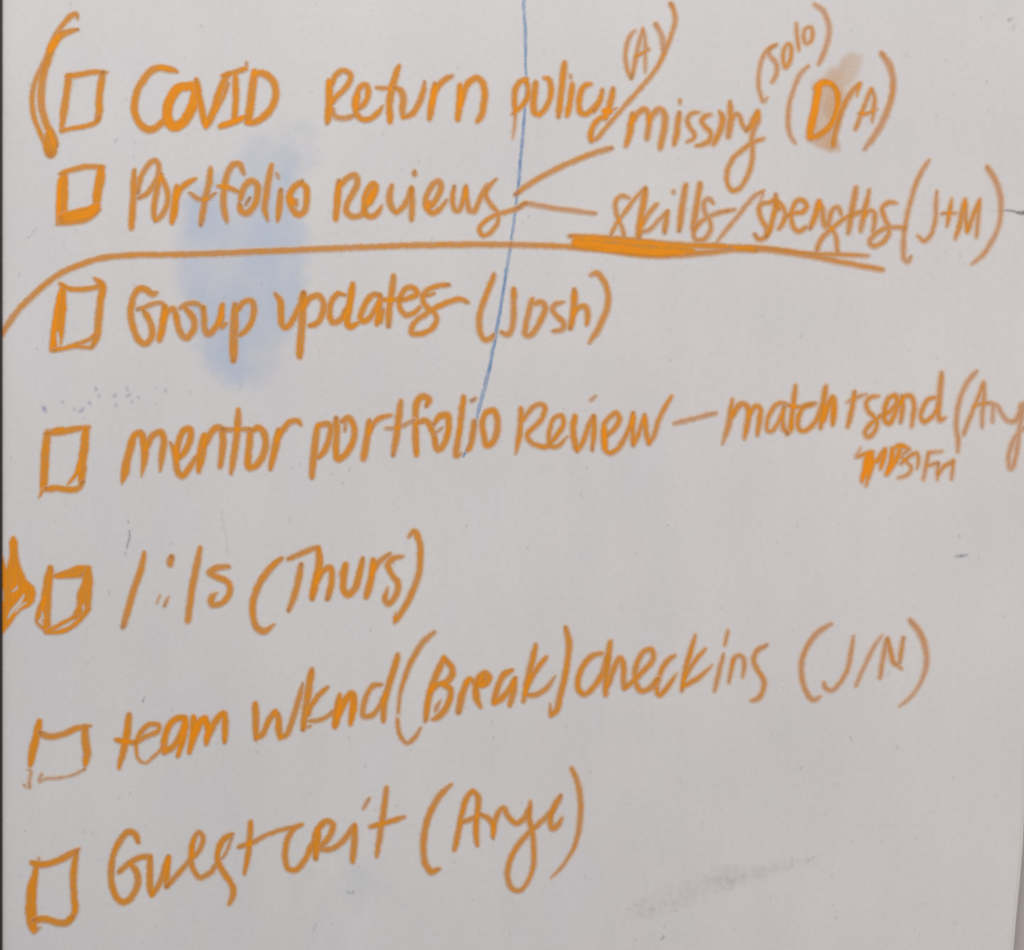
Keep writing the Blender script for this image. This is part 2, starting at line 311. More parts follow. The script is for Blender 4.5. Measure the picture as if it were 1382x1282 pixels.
# Handwriting, traced stroke by stroke.  R x0 y0 x1 W : the window of the board the numbers that follow are measured in
# T thing | W word (a part) | L letter strokes "width[@ink]: x,y[,m] ...", ';' between strokes, 'E' lifts ink, 'P' filled outline
DATA = '''
R 0 0 400
T bracket|thick hand-drawn orange bracket curving down beside the two top checkboxes|bracket||o|0.45
L stroke| 7: 364,88,.7 352,66 330,76 300,108 262,160 235,220 212,280 182,340 158,400 150,470 158,540 180,600 205,660 225,705
L stroke| 9.5: 362,138,.6 320,148,.8 285,163,1.1 250,205,1.1 225,280 205,340 195,400 192,470 200,530 222,590 250,640 262,680; 24@.6: 226,620,.5 233,670,.8 237,705,1 236,712,.95; 11@.6: 270,170 230,240
T checkbox|hand-drawn orange checkbox beside the words COVID Return policy|checkbox|hand-drawn checkboxes|o|0.5
L side| 9.5: 322,352 312,430 300,510 288,612,.7
L side| 7.5: 314,356 370,348 430,336 500,338,.6
L side| 9.5: 480,338 470,400 462,470 463,520 455,560
L side| 6.2: 463,540 450,568 400,588 340,598 285,610,.8
T checklist_line|topmost orange handwritten line reading COVID Return policy|handwriting|lines of the handwritten checklist|o|0.56
W the word COVID in thick letters
L C| 9.5: 828,334,.6 790,322 745,316 705,330 668,375 642,420 628,480 630,530 655,580 697,604 735,590 765,562; 6: 740,312 800,326,.6
L o| 13@.75: 880,404 838,408 804,445 782,500 784,560 808,588 848,575 885,525 905,470 912,420 895,402 860,405
L V| 9@.6: 916,370 925,430 940,500 960,592; 9.5: 962,590 990,530 1012,460 1035,400 1062,345; 5: 1000,530 1035,465 1065,385
L I| 8.5@.6: 1098,350 1100,450 1093,560; 7: 1038,352 1090,338 1150,320; 4@.3: 1150,290 1150,325; 9.5@.8: 1028,588 1070,575 1142,545,.8
L D| 10.5: 1187,332 1178,400 1168,480 1157,565; 9.5: 1180,345 1225,342 1270,372 1286,430 1272,490 1235,540 1190,568 1150,572
W the word Return
R 400 60 700
L R| 10@.62: 203,225,.9 205,300 204,380 200,440 192,492,.6; 7.5: 220,250 245,192 290,162 336,185 330,230 290,285 245,330 222,365; 6.8@.35: 225,400 240,445 300,458 360,440
L e| 7.5: 385,400 425,365 448,300 433,252 400,262 372,320 366,390 385,445 415,468 460,460 505,425 538,382,.5; 7: 385,300 372,400
L t| 9.5: 637,132,.8 612,210 592,280 580,370 583,482; 6@.35: 498,270 545,272 600,270
L u| 9@.45: 605,268,.8 645,285 665,340 660,400 663,452; 8@.5: 665,452 720,430 765,360 790,290 797,230,.6
L r| 9.5@.6: 862,245 850,330 838,400 828,462; 8: 845,370 862,290 900,240 935,212 970,195,.8
L n| 9@.6: 1016,252 1016,330 1010,400 1003,468; 9: 1020,390 1037,310 1070,240 1115,208 1152,230 1170,290 1165,370 1155,430 1128,478
W the word policy
R 660 0 960
L p| 8: 236,492,.8 198,505 165,550 157,610 160,660 165,695; 7@.55: 225,495 243,540 240,600 210,650 170,690 145,710,.7; 3.8@.25: 165,700 160,760 147,858,.7
L o| 9: 292,512 282,580 275,650 285,700 312,716; 7.5: 310,715 352,670 382,600 384,540 370,492 338,484,.7
L l| 8.8: 470,388 460,470 450,560 440,640 431,724
L i| 8.2: 518,518 510,590 500,650 484,718; 5@.25: 505,468 509,488
L c| 8: 634,522,.8 592,535 565,590 560,650 568,695 600,708 640,682 668,645
L y| 7.5: 706,556 690,620 668,668 650,690; 8.5: 772,552 758,620 738,690 722,740; 11@.9: 715,690 755,692; 8@.6: 730,715 680,745 645,790 632,840 634,878; 5@.4: 798,672,.6 750,690; 6.2@.35: 636,878 680,850 720,800 780,730 850,650 930,560 1000,480 1060,390 1100,300 1140,200 1156,120 1147,60 1130,22,1.3
T handwritten_note|small bracketed orange letter A written above the word policy|handwriting|small handwritten notes|o|0.28
L (| 5.5: 908,186,.7 870,235 850,310 851,390 866,450 882,482
L A| 6: 885,482 905,400 920,320 940,240 957,176,.8; 5.2@.2: 955,180 970,260 971,340 970,445,.7; 5.5@.5: 908,350 950,332 996,304,.7
L )| 7@.15: 1033,148 1065,200 1080,260 1080,315,.7
T handwritten_note|orange handwritten words missing and bracketed D slash A at top right|handwriting|small handwritten notes|o|0.38
W the word missing
R 820 100 1100
L m| 9.3@.5: 167,262 155,340 145,400 122,476,.8; 8: 160,330 200,262 245,233 270,265 275,330 262,430; 8.8: 272,330 300,270 350,233 380,270 378,350 365,420 350,492
L i| 8.3: 477,258 468,330 460,400 444,468; 5.8@.3: 482,172 482,196,.8
L s| 6.5: 610,254,.7 560,265 530,300 545,350 577,395 570,430 528,452,.8
L s| 7.2: 692,268,.7 645,285 628,312 650,350 686,390 678,440 640,468 590,478,.8
L i| 8.3: 745,248,.6 764,280 757,350 735,410 704,468
L n| 9: 812,185,.8 820,260 815,340 805,418; 6.5@.3: 830,305 855,265 880,280 900,340 930,378
L g| 9@.5: 922,376,.7 950,350 975,300 998,248; 7: 1002,246 1006,300 975,370 960,440 965,520 955,610 920,700 880,758 830,775 802,740 795,660 830,570 890,510 960,460 1038,428,.8
W the bracketed letters D slash A
R 1000 0 1240
L (| 5.8@.15: 522,512,.8 465,570 410,690 375,820 365,940 380,1040 418,1112,.8
L D| 11.5@.8: 605,680 588,770 568,880 545,980 532,1065; 11@.8: 580,688 630,645 690,642; 9.5@.65: 690,642 740,700 752,790 737,890 690,980 620,1040 540,1075
L /| 8: 716,1132 735,1020 770,900 820,780 870,700 925,648; 6@.45: 925,650 898,742,.7
L A| 6.5: 888,1002 930,900 970,790 1015,688; 6.2@.3: 1015,690 1038,760 1030,850 1018,945,.7; 6@.5: 918,882 980,880 1055,845,.6
L )| 8.2@.2: 1090,412 1150,500 1180,620 1168,760 1120,900 1060,1020 960,1158,.8
T handwritten_note|tiny bracketed orange word solo written above the D slash A|handwriting|small handwritten notes|o|0.25
L (| 5: 278,342,.7 215,378 170,440 145,530 135,620 145,710 172,785 206,758,.7
L s| 5.8: 272,348,.7 232,374 214,400 230,440 265,480 281,540 265,595 240,638
L o| 5.8@.4: 357,335 330,400 328,480 350,522 380,470 392,390 372,342 345,352
L l| 5@.3: 430,180 432,250 440,320 450,390
L o| 5.4@.35: 542,208 500,225 487,280 505,338 542,320 556,265 545,212 510,215
L )| 6.5@.1: 572,36 635,80 670,150 685,240 665,350 635,430 603,500,.8
T checkbox|heavily outlined orange checkbox beside the words Portfolio Reviews|checkbox|hand-drawn checkboxes|o|0.65
R 0 200 300 1282
L side| 15: 370,152,.8 362,240 357,330 355,410; 6@.8: 345,180 338,300 335,420
L side| 7.5@.5: 342,148,.7 420,124 500,106 600,108,.8
L side| 12.5: 585,112,.9 577,180 562,260 556,325
L side| 14@.75: 355,398 430,385 510,365 560,335; 8@.5: 330,436,.7 420,424 510,403 578,350,.7
T checklist_line|second orange handwritten line reading Portfolio Reviews|handwriting|lines of the handwritten checklist|o|0.42
W the word Portfolio
R 160 200 440
L P| 8.6@.5: 106,145,.8 101,250 97,350 92,440 84,534; 7: 128,300 140,220 185,130 240,82 268,110 265,170 235,240 190,300 130,332
L o| 8@.5: 285,175 262,260 242,360 236,440 245,480; 7.5: 250,480 290,445 326,360 326,290 300,220 280,185
L r| 9.8@.6: 390,255 380,350 370,420 355,494; 8@.55: 380,340 410,275 450,238 515,200,.7
L t| 8.3: 613,130,.9 605,220 580,330 565,420 548,514,.8; 6@.4: 472,296,.8 530,335 590,335 648,296,.7
L f| 8.3: 836,170,.7 806,110 770,104 735,150 710,230 700,330 705,420 722,488,.8; 7@.6: 662,252,.7 720,258 795,288,.8
L o| 8.5@.5: 812,340 835,262 880,218 922,240 926,310 900,390 855,432 820,418 806,370; 5@.1: 875,330 845,378
L l| 8.3@.45: 1020,112,.9 1000,210 985,310 974,400 994,476,.7
L i| 8.2@.45: 1082,278 1075,350 1068,420 1060,484,.8; 4.6@.05: 1054,168 1066,198
L o| 8.8@.5: 1222,222 1172,260 1138,320 1150,390 1198,442 1236,420 1253,340 1250,270 1218,225; 9@.7: 1150,330 1172,370; 4@.1: 1190,340 1186,390
W the word Reviews
R 430 200 730
L R| 9.3@.55: 127,205 122,270 115,350 106,442; 8: 125,250 180,185 225,168 242,210 220,270 185,330 174,390 210,425 260,416 290,380
L e| 8@.5: 290,372 340,300 357,240 337,222 300,270 285,340 288,400 322,426 360,410 394,355,.5; 9@.7: 305,345 343,255
L v| 9@.4: 455,232,.9 440,300 450,360 485,402; 7.5: 485,402 522,370 555,310 577,245
L i| 8.3: 578,250 580,340 578,444; 7.5@.35: 595,140,.7 595,158 594,172,.6
L e| 8: 692,372 735,310 762,240 745,205 700,240 668,310 672,370 710,402 750,380 800,318,.5; 7@.6: 690,330 672,375
L w| 7.2: 843,236 832,320 850,385 870,388 900,310 916,235; 7.2: 916,238 922,320 940,390 966,392 1000,320 1045,225,.7
L s| 6.2: 1104,192,.7 1050,250 1040,290 1070,350 1112,400 1112,460 1072,520 1018,542 1000,500 1040,450 1100,415 1170,395 1240,370 1290,342
T branch_mark|pair of thin orange branch strokes leading right from the word Reviews|mark||o|0.35
R 680 180 980
L stroke| 7.4: 72,380,.9 150,320 250,260 370,200 500,145 600,110 672,90
L stroke| 6@.2: 92,460,.8 130,435 200,445 320,465 440,480 570,498
T handwritten_note|orange handwritten words skills slash strengths and bracketed J plus M on the right|handwriting|small handwritten notes|o|0.38
W the word skills
L s| 6.2: 782,402,.8 735,388 698,415 694,470 715,540 740,600 748,640; 5.6: 662,636,.8 700,560 760,480 820,400 880,340
L k| 9.5@.5: 882,342,.8 867,440 848,540 838,645; 7: 955,436 890,510 850,590; 5.8@.3: 850,612 900,600 960,540 1015,490
L i| 7.5: 1018,480,.8 1008,550 998,614; 6@.2: 1055,358 1056,368
L l| 8.8: 1132,320 1115,420 1100,520 1090,604
L l| 8.3: 1220,310 1205,400 1190,500 1174,594
L s| 6.8@.3: 1304,436,.8 1275,408 1245,430 1250,490 1280,540 1286,600 1240,660 1188,655 1185,600 1220,555 1280,515 1390,478,.8
W slash
R 980 220 1240
L /| 5.8@.25: -85,590,.6 0,480 60,410 130,320 200,240 268,202; 5@.25: 265,206 246,268,.6; 6@.25: -20,348 64,334,.9
W the word strengths
L s| 7@.4: 300,285 250,295 235,340 260,420 292,470 285,525 240,548 202,510,.8
L t| 8@.5: 355,228 352,320 335,400 315,470 288,525
L r| 7@.5: 300,285 350,270 395,300 422,360 412,420 378,470; 8@.6: 350,290 380,330
L e| 7@.45: 430,385 480,360 550,350 577,310 550,268 510,270 475,330 470,410 490,470 520,490 575,458
L n| 9.3@.5: 667,275 642,370 603,468,.8; 8: 667,278 690,340 695,400 710,458
L g| 6.8: 825,372,.8 802,318 762,335 742,400 737,445 765,480 790,540 797,635; 6.8: 648,630 665,580 700,525 750,478 830,410 900,370 980,345
L t| 8.3: 932,176 915,270 897,370 874,505,.8
L h| 7.5: 1027,190,.7 1007,280 987,370 964,486; 6.8: 985,395 1020,345 1058,350 1066,400 1052,492,.8
L s| 6.8: 1220,286,.7 1160,285 1122,320 1140,400 1166,460 1160,520 1110,575 1048,592 1030,562 1080,500 1150,465 1220,460 1280,466
W the bracketed letters J plus M
R 1160 200 1382
L (| 6.3@.3: 585,100,.8 530,180 470,310 430,440 400,560 375,700 368,840 374,930 400,952 432,912,.8
L J| 5.8@.25: 652,362,.8 640,460 640,560 625,660 590,740 540,778 490,735
L +| 7@.4: 775,424,.6 757,530 735,655,.7; 6.5@.4: 692,550,.7 750,545 805,545,.7
L M| 7.3@.45: 888,428,.8 862,530 842,640 802,765,.7; 7@.45: 887,440 890,560 905,705; 7.3@.45: 905,700 950,580 1010,432,.8; 6.3@.3: 1005,440 995,580 984,745,.8
L )| 7.6@.12: 1074,160,1.1 1140,270 1182,400 1187,530,.8 1160,680,.8 1090,820,.8 1020,910,.8 945,972,.6
T divider_line|long orange line curving in from the left edge and thickening under skills strengths|line||o|0.38
R 0 0 1382
L stroke| 7.6: -6,462 4.7,447 23.4,420 46.8,396.6 74.9,373 103,359 135.7,348.6 177.8,344.2 222.3,343.7 269,342.7 300,341.6 440,335.6 560,331 680,330 767,333 832,338,1.1 875,343,1.1 920,343,1.2 960,340 1004,336 1036,337 1074,342 1121,350.5 1159,358 1191,364
R 680 180 980
L stroke| 8@.55: 408,638,.9 700,655 1000,685 1200,698 1380,702; 17@.55: 440,672,.8 600,690 850,712 1000,722,.9 1180,728,.55; 13@.5: 440,690 700,720 900,745 1120,745,.6; 4@.4: 1120,752 1250,738 1380,715,.6
R 980 220 1240
+ 6@.35: -10,600 200,602 400,625 600,650 800,655 1018,666,.9; 8@.55: 60,610 220,625
T checkbox|orange checkbox with a double-drawn left side beside Group updates|checkbox|hand-drawn checkboxes|o|0.55
R 0 200 300 1282
L side| 13.5@.7: 362,800,.8 354,900 342,1000,1.1 330,1090,1.15 318,1158,.9; 6@.7: 345,830 315,1000 295,1165; E3.4: 338,1150,.5 336,1105 332,1060,.4
L side| 6.4: 345,778,.9 400,810 480,813 560,800 590,790
L side| 9.8: 545,748,.6 590,790 580,880 570,980 560,1080 535,1140,.8
L side| 5.6: 300,1168,.8 380,1150 440,1130 510,1105 560,1070; 5@.5: 330,1162 440,1143 530,1152
T checklist_line|third orange handwritten line reading Group updates and bracketed Josh|handwriting|lines of the handwritten checklist|o|0.48
W the word Group
R 160 360 420
L G| 8.6: 276,186,.7 245,196 200,165 150,158 115,200 95,270 90,350 110,450 150,530 190,552 236,510 240,440 215,370 180,312; 6.3@.35: 132,306 190,290 250,265 310,262 332,300
L r| 9.8@.6: 332,285 325,370 315,440 294,524; 8: 325,390 352,320 395,302 412,345
L o| 8.5: 410,335 430,430 460,498 490,510 535,460 546,400 520,340 478,298; 6.6@.35: 440,296 500,265 560,265 612,300
L u| 8.5: 610,288 615,370 620,440 640,482 690,442 730,360 747,268; 7.5: 747,275 740,360 738,425 776,402,.8
L p| 11@.45: 836,268,.85 832,380 826,500 825,672; 8: 855,310 900,252 950,243 972,290 960,380 920,450 868,492
W the word updates
R 360 350 640
L u| 8.5: 55,228,.7 88,275 95,370 105,440 130,452 180,392 220,310 242,228
L p| 10@.5: 246,222 240,330 235,430 225,540 219,648; 8: 240,330 290,258 342,240 377,290 370,360 335,425 285,442
L d| 8: 522,238,.8 470,232 430,290 420,370 440,420 490,402 530,330; 10@.62: 573,162,.9 562,240 547,330 535,410 555,447 612,420,.7
L a| 8@.5: 752,232,.9 700,240 650,310 625,390 650,412 700,372 742,290; 8.5@.6: 757,245 747,330 735,435; 6@.5: 775,330 760,420
L t| 8.8: 846,106 832,220 816,330 812,446; 7@.5: 768,270 830,270 900,262
L e| 7.3: 880,275 940,260 1002,230 985,194 940,188 895,240 885,310 920,367 970,362 1022,318
L s| 7.3@.5: 1212,170 1140,175 1070,205 1038,255 1060,310 1110,350 1132,400 1100,460 1030,495 965,492 978,430 1050,370 1130,320 1220,280 1290,265 1338,284; 6@.5: 1115,226,.7 1060,245
W the bracketed name Josh
R 600 350 860
L (| 7.8@.45: 357,106 312,220 270,330 248,430 258,530 290,576 330,565 352,532,.5
L J| 7.8@.4: 496,210 496,300 496,400 485,490 455,537 405,522,.8
L o| 7.8@.4: 628,284 605,370 585,460 580,540 610,547 662,490 702,410 722,350 700,308 645,318
L s| 7@.35: 856,306,.7 800,320 775,360 810,410 852,450 846,500 778,514,.8
L h| 9@.55: 930,215 930,310 920,400 903,494; 7.6@.5: 925,400 960,345 1005,338 1026,390 1020,464
L )| 7.8@.4: 1046,114,.6 1090,98 1140,150 1171,240 1166,350 1130,440 1090,520 1040,594,.8
T checkbox|tall orange checkbox with a pointed lower left corner beside mentor portfolio Review|checkbox|hand-drawn checkboxes|o|0.58
R 30 540 290
L side| 10.8: 182,225,.9 170,340 162,450 157,560 150,640; 6: 148,640 122,700,.4
L side| 8.5: 165,240,.7 260,232 350,212 480,194,.8; 5: 215,215 300,202
L side| 11: 455,205 447,320 432,430 427,540 420,590,.8; 5.5: 410,440 390,520 328,604,.6
L side| 8.3: 170,640 250,630 340,642 400,632 440,588,.8
T checklist_line|fourth orange handwritten line reading mentor portfolio Review with match and send|handwriting|lines of the handwritten checklist|o|0.5
W the word mentor
L m| 10.5@.58: 800,250,.9 778,340 752,440 736,520,1 714,600,.25; 9.5@.55: 795,255 850,238 872,300 880,400 855,546,.35; 9: 888,350 930,262 992,228 1016,280 1005,380 988,506,.5
L e| 8.5: 1062,300,.5 1090,350 1102,430 1120,520 1150,542 1200,485 1248,400,.6; 8.5@.55: 1120,420 1165,370 1206,280 1205,208 1160,215 1125,290 1110,370 1112,440
R 260 520 540
L n| 12@.62: 78,330,.9 67,400 55,480 38,574,.7; 8.8: 80,400 110,340 150,288 190,288 203,370 196,460 184,544,.9
L t| 8.8: 306,160,.9 301,260 290,370 275,470 256,586,.8; 6.6@.4: 195,290 250,296 330,290 385,290
L o| 9: 387,300 380,380 370,470 374,542 410,542 462,480 486,400 476,320 440,283 400,300
L r| 9.3@.55: 572,296 560,370 545,440 518,556,.8; 7.5: 562,370 600,300 650,243 700,236 720,262,.8
L p| 9.3@.5: 838,258,.8 820,350 810,450 800,520 796,612; 8: 830,268 890,256 916,270 910,350 880,430 838,482
L o| 8.8: 956,216 962,310 955,410 966,488 1000,476 1052,410 1077,330 1070,258 1040,216 995,240; 4.5@.3: 1022,250 1014,305
L r| 9: 1176,236 1165,330 1150,420 1138,490; 6.8: 1170,330 1200,262 1250,215 1324,196,.8
R 500 500 780
W the word portfolio
L t| 8.8: 202,200,.9 190,300 175,420 152,564,.8; 5@.2: 106,386 180,380 230,360 290,328
L f| 9: 372,238,.8 386,190 345,173 310,210 300,310 300,420 306,560; 8.3: 310,348 370,335 402,380 432,450
L o| 8.6: 422,360,.8 460,308 512,298 522,360 510,440 475,512 447,525 425,450; 3.5@.1: 440,412 482,380
L l| 8.3: 622,176 607,280 597,380 580,480 574,568 606,552,.5
L i| 8.3@.45: 692,336 682,420 667,500 648,530; 6@.0: 674,202 702,182,.6
L o| 8.5: 762,286 745,350 755,430 775,497 812,480 842,410 846,330 820,268 770,282 748,330
R 680 500 980
W the word Review
L R| 7.8@.5: 106,232 105,320 95,410 73,516,.5; 7: 120,310 160,250 215,208 252,225 242,290 190,350 145,400 170,447 240,472 285,470
L e| 6.5: 285,455 330,400 372,330 356,278 310,298 285,370 282,440 300,470 340,465 394,410,.5
L v| 8.8@.55: 442,282 430,360 440,440 455,498; 7.3: 458,498 492,440 522,360 556,285
L i| 7.8: 558,285 562,370 550,495,.8; 5.4@.1: 543,184 570,158,.7
L e| 7@.5: 640,405 680,370 717,300 700,263 660,288 625,330 618,410 630,490 660,512 710,482 762,400; 8@.6: 625,340 630,480
L w| 7.3: 762,400 790,330 804,262; 7.8@.5: 804,268 800,360 806,462; 6.8: 806,462 850,360 875,275; 7.6@.5: 876,285 882,370 902,455; 6.6: 900,455 935,400 960,310 1000,230 1044,158,.8
W dash
L -| 6@.12: 1060,326 1150,306 1230,286 1316,264
R 960 490 1220
W the word match
L m| 8.3@.4: 152,255,.6 137,360 120,450 82,578,.4; 8: 145,390 190,310 230,293 266,330 260,430 238,540,.8; 7.5: 270,380 320,308 352,330 342,420 330,515,.8
L a| 6: 532,286 480,290 430,340 400,420 402,480 430,487 482,420 512,340; 7@.45: 522,310 510,390 520,470 545,502
L t| 7.6: 606,160,.8 592,270 580,370 566,480 542,520,.4; 6.6: 540,298 600,312 660,312 750,288,.8
L c| 7.2: 742,290,.8 670,310 630,370 620,440 650,487 710,462 762,390 790,300
L h| 8.3@.5: 822,165 806,270 795,370 785,465; 9.5@.6: 800,420 835,310 870,252 877,330 870,445,.8
R 1130 480 1382
W plus
L +| 7.6: 128,270 115,360 95,450 76,526,.9; 6@.3: 70,345,.7 130,312 212,284,.7
W the word send
L s| 6.6: 306,300,.7 245,310 213,350 230,410 270,450 292,500 270,570 225,602 203,572 240,510 300,460 350,425
L e| 7.6@.5: 345,440 400,400 442,340 430,298 380,318 352,400 350,470 380,502 420,440 442,370
L n| 7.5@.45: 482,295 482,390 467,494,.8; 7: 450,380 490,308 542,298 568,360 562,440 548,526,.8
L d| 6.6: 732,308 680,320 635,380 618,450 640,487 690,462 742,390; 8.3@.4: 772,124,.8 762,240 752,350 745,420 760,472 800,456,.6
W the bracketed name cut off by the right edge
L (| 6.3@.2: 1032,112,.8 960,200 910,310 885,430 880,540 893,620,1 890,710,.8
L A| 5.8@.3: 1082,192,.8 1050,290 1000,410 960,510 935,582; 6@.15: 1082,200 1085,300 1076,400 1070,528,.8; 5.5@.3: 1000,380 1060,355 1110,350
L n| 5.5@.15: 1152,370 1148,490,.8; 6.2@.15: 1110,350 1180,370 1212,420 1260,480 1310,482 1345,430 1358,360
L g| 6@.1: 1386,345 1372,430 1350,520 1335,650 1312,780 1285,836 1265,770 1290,660 1340,570 1400,520 1440,500
T handwritten_note|tiny scribbled orange word and the letters Fri under send|handwriting|small handwritten notes|o|0.4
W the overwritten scribbled word
L scribble| 3.8@0.22: 135,750 172,682,.6; 6.6@0.62: 150,748 200,728 262,712; 11.3@0.97: 228,735 215,830 180,928,.6; 8.5@0.82: 255,725 248,820 212,960,.5; 7.5@0.82: 250,800 300,770 352,695
L scribble| 7.5@0.72: 352,695 340,760 318,835,.8; 8.0@0.67: 405,685 400,780 362,878,.7; 7.5@0.72: 362,875 430,780 465,690; 7.5@0.72: 425,680 480,668 535,690,.7
L scribble| 5.2: 525,700 480,745 520,790 548,825 530,872 452,905,.8; 6.3: 470,800 540,740 588,716; 5.3@0.37: 588,718 602,770 590,835,.7
W the word Fri
L F| 6@.3: 678,716 660,800 636,918,.8; 5.5@.3: 675,720 778,706,.7; 5.5@.3: 660,815 742,790
L r| 6.5@.4: 748,800 738,918,.7; 6.3: 740,885 790,820 852,785
L i| 6@.3: 857,776 846,912,.8
T star|solid orange star partly cut off by the left edge beside the Thurs checkbox|star||o|0.72
R 0 700 260
L point| P: -30,240 22,262 45,350 70,262 68,160 84,128 104,124 126,160 131,260 157,362 192,438 242,482 258,530 248,592 205,636 150,660 100,720 60,780 10,842 -30,880; E4@.5: 172,545,.6 140,600 95,650,.9 55,715,.3; E2.5: 195,600,.3 150,625,.9 110,670,.2; E3: 122,478,.3 118,498,.8 92,520,.3; E2.5: 14,510 26,590,.3
T checkbox|thick-sided orange checkbox beside the star and the line with Thurs|checkbox|hand-drawn checkboxes|o|0.62
L side| 12.6: 362,352,.8 347,450 333,560 332,700 338,808,.8; 8@.55: 322,560 280,680 262,740,.6; 5@.45: 265,745 335,812; E3: 312,735,.3 306,700,.8 303,660,.2
L side| 8.5: 392,412,.8 470,392 560,368,1.3 640,352,1.1; 7@.5: 400,420,.6 600,403
L side| 12: 632,360,.9 628,450,1.2 606,560,1.6 594,640,1.5 545,702,.9; E2.6: 604,665,.4 598,640,.7 603,612,.2
L side| 5.5: 330,815 410,768 500,722 560,690; 6: 340,818,.8 440,808 520,772 590,705 645,640
T checklist_line|fifth orange handwritten line reading 1:1s and bracketed Thurs|handwriting|lines of the handwritten checklist|o|0.45
W 1:1s
L 1| 8.5: 1037,240,.75 1012,360 962,500 922,640 884,775
L :| 11@.4: 1232,272,.9 1222,325,1; 6@.3: 1212,555,.3 1180,625,.9; 2.6@.1: 1148,548,.6 1128,604,.8
R 140 700 400
L 1| 8.8: 692,208,.85 667,340 637,480 617,620 604,735
L s| 8: 902,342,.8 820,350 758,385 820,420 885,450 907,500 890,560 840,607 778,614 776,560 812,530,.4; 4@.4: 800,535,.4 790,580
R 320 700 600
W the bracketed word Thurs
L (| 8.8: 296,260,.8 220,330 150,430 110,540 105,640 130,720 180,747 250,700,.35
L T| 7.5@.4: 340,268 420,235 500,200 540,192; 8.3: 427,304 410,400 385,500 344,612,.9
L h| 10@.6: 542,192,.85 548,290 527,400 498,530; 8.3: 530,430 570,350 620,328 632,400 622,460 600,534
L u| 9@.5: 682,380,.4 722,305,.8 710,400 710,470 735,507 782,470 812,380 838,262,.8
L r| 9.3@.55: 905,275 900,360 885,430 860,524; 7.8: 895,370 940,292 1018,232,.8
L s| 8: 1104,250,.7 1040,265 1005,310 1030,370 1072,430 1062,500 1010,567 988,540 1002,456,.4
L )| 8.3: 1140,122,.6 1180,88 1215,150 1221,270 1210,370 1170,480 1110,600 1050,686; 6@.5: 1060,620,.5 1050,670
T checkbox|orange checkbox with a faint broken bottom edge beside team wknd|checkbox|hand-drawn checkboxes|o|0.62
R 20 920 320
L side| 10.2@.68: 155,240,.9 137,330 112,430 97,522,.8; 3.6@.2: 80,545,.5 98,552 92,620 90,655,1.5; 3@.1: 58,640 70,654
L side| 8@.5: 160,318,1.2 215,340 300,325 380,290 472,272,.6
L side| 10@.5: 440,282 440,370 450,450 438,512,.9; 3.6@.2: 460,480,.8 430,545
L side| 2.8@.05: 432,543 370,575 280,596 200,600 155,614,1.3 168,575,1.2
T checklist_line|sixth orange handwritten line reading team wknd Break checkins J slash M|handwriting|lines of the handwritten checklist|o|0.5
W the word team
L t| 9.3@.6: 711,202 700,310 680,410 648,534,.7; 8@.62: 630,360,.9 690,370 750,378
L e| 6.6: 742,382 810,342 893,302 895,268 840,264 780,320 755,400,.7 770,480,.6 810,502,.6 870,460,.6 930,390,.7
L a| 8.8@.65: 1062,222 1000,232 950,292 930,370 930,440; 8.3@.6: 930,438 990,395 1040,310 1062,230; 9.8@.7: 1062,230 1047,340 1015,462,.7
L m| 10@.7: 1112,218 1112,320 1085,440,.8; 9@.75: 1115,340 1160,240 1185,222; 9.8@.72: 1182,222 1202,290 1190,386,.8; 8.5@.6: 1200,345 1250,245 1300,198 1308,280 1305,376,.8
R 320 840 600
W the word wknd
L w| 9.3: 122,540 125,640 125,775,.9; 7.8: 128,772 172,740 212,650 255,588; 9: 255,590 277,640 277,700 287,770; 7.8@.4: 288,768 332,740 372,640 412,510 436,405,.6
L k| 9.3: 497,314 480,430 460,560 438,714,.9; 7.3: 604,430,.8 540,490 490,560 475,615; 5.8@.35: 478,655 540,652 600,628 642,590; 4@.3: 450,705 490,690
L n| 10.5@.68: 684,480,.8 670,580 652,692; 9.8@.68: 672,630 720,520 768,476,.9 774,560 755,676,.8
L d| 7.3@.42: 964,412,.8 910,420 865,480 840,570 840,622 890,622 942,570 985,480; 8.8: 1072,214 1042,320 1007,430 980,540 975,655
L (| 7.5@.35: 1314,64,.9 1240,130 1170,240 1120,360,.9 1085,480,.7 1074,600,.6 1070,680,.7 1090,760,.8 1130,802,.7 1180,770,.8 1224,700,.5; E5: 1060,618 1090,628
W the bracketed word Break
R 540 830 800
L B| 8.8: 318,304 277,390 232,500 200,620 184,756,.9; 8.5: 318,310 372,380 372,430 330,480 270,500 205,545; 8.5: 300,493 357,530 357,600 320,680 270,732 234,748,.8; 6@.35: 292,608,.3 265,660 255,695,.6
L r| 9.3: 492,456 460,530 435,610 418,698; 7.6: 475,490 502,456 540,505
L e| 9@.6: 555,510 605,498 637,450 615,418 570,450 545,520 550,600 575,656,.8; 9@.6: 600,455 575,500
L a| 8.3: 804,394,.8 742,430 700,520 672,620; 8.5@.55: 672,634 732,592 792,522 824,455; 8.5: 822,458 812,550 790,645
L k| 8.5@.5: 974,210,.8 950,320 920,440 884,620,.8; 7.8@.5: 1050,296,.8 980,390 920,490 895,560; 7@.4: 900,568 970,572 1050,522 1114,435,.35
L )| 8.3: 1188,86,.9 1212,200 1202,320 1182,440 1152,560 1122,680 1082,720; 7@.5: 1080,715 1076,636,.4
R 760 820 1060
W the word checkins
L c| 7.6: 244,284,.8 180,300 125,360 95,440 98,510 135,537 192,490 242,410 275,300
L h| 8.5@.5: 294,210 280,310 270,410 263,542; 7.6: 278,490 310,390 352,313 376,360 375,450 380,500
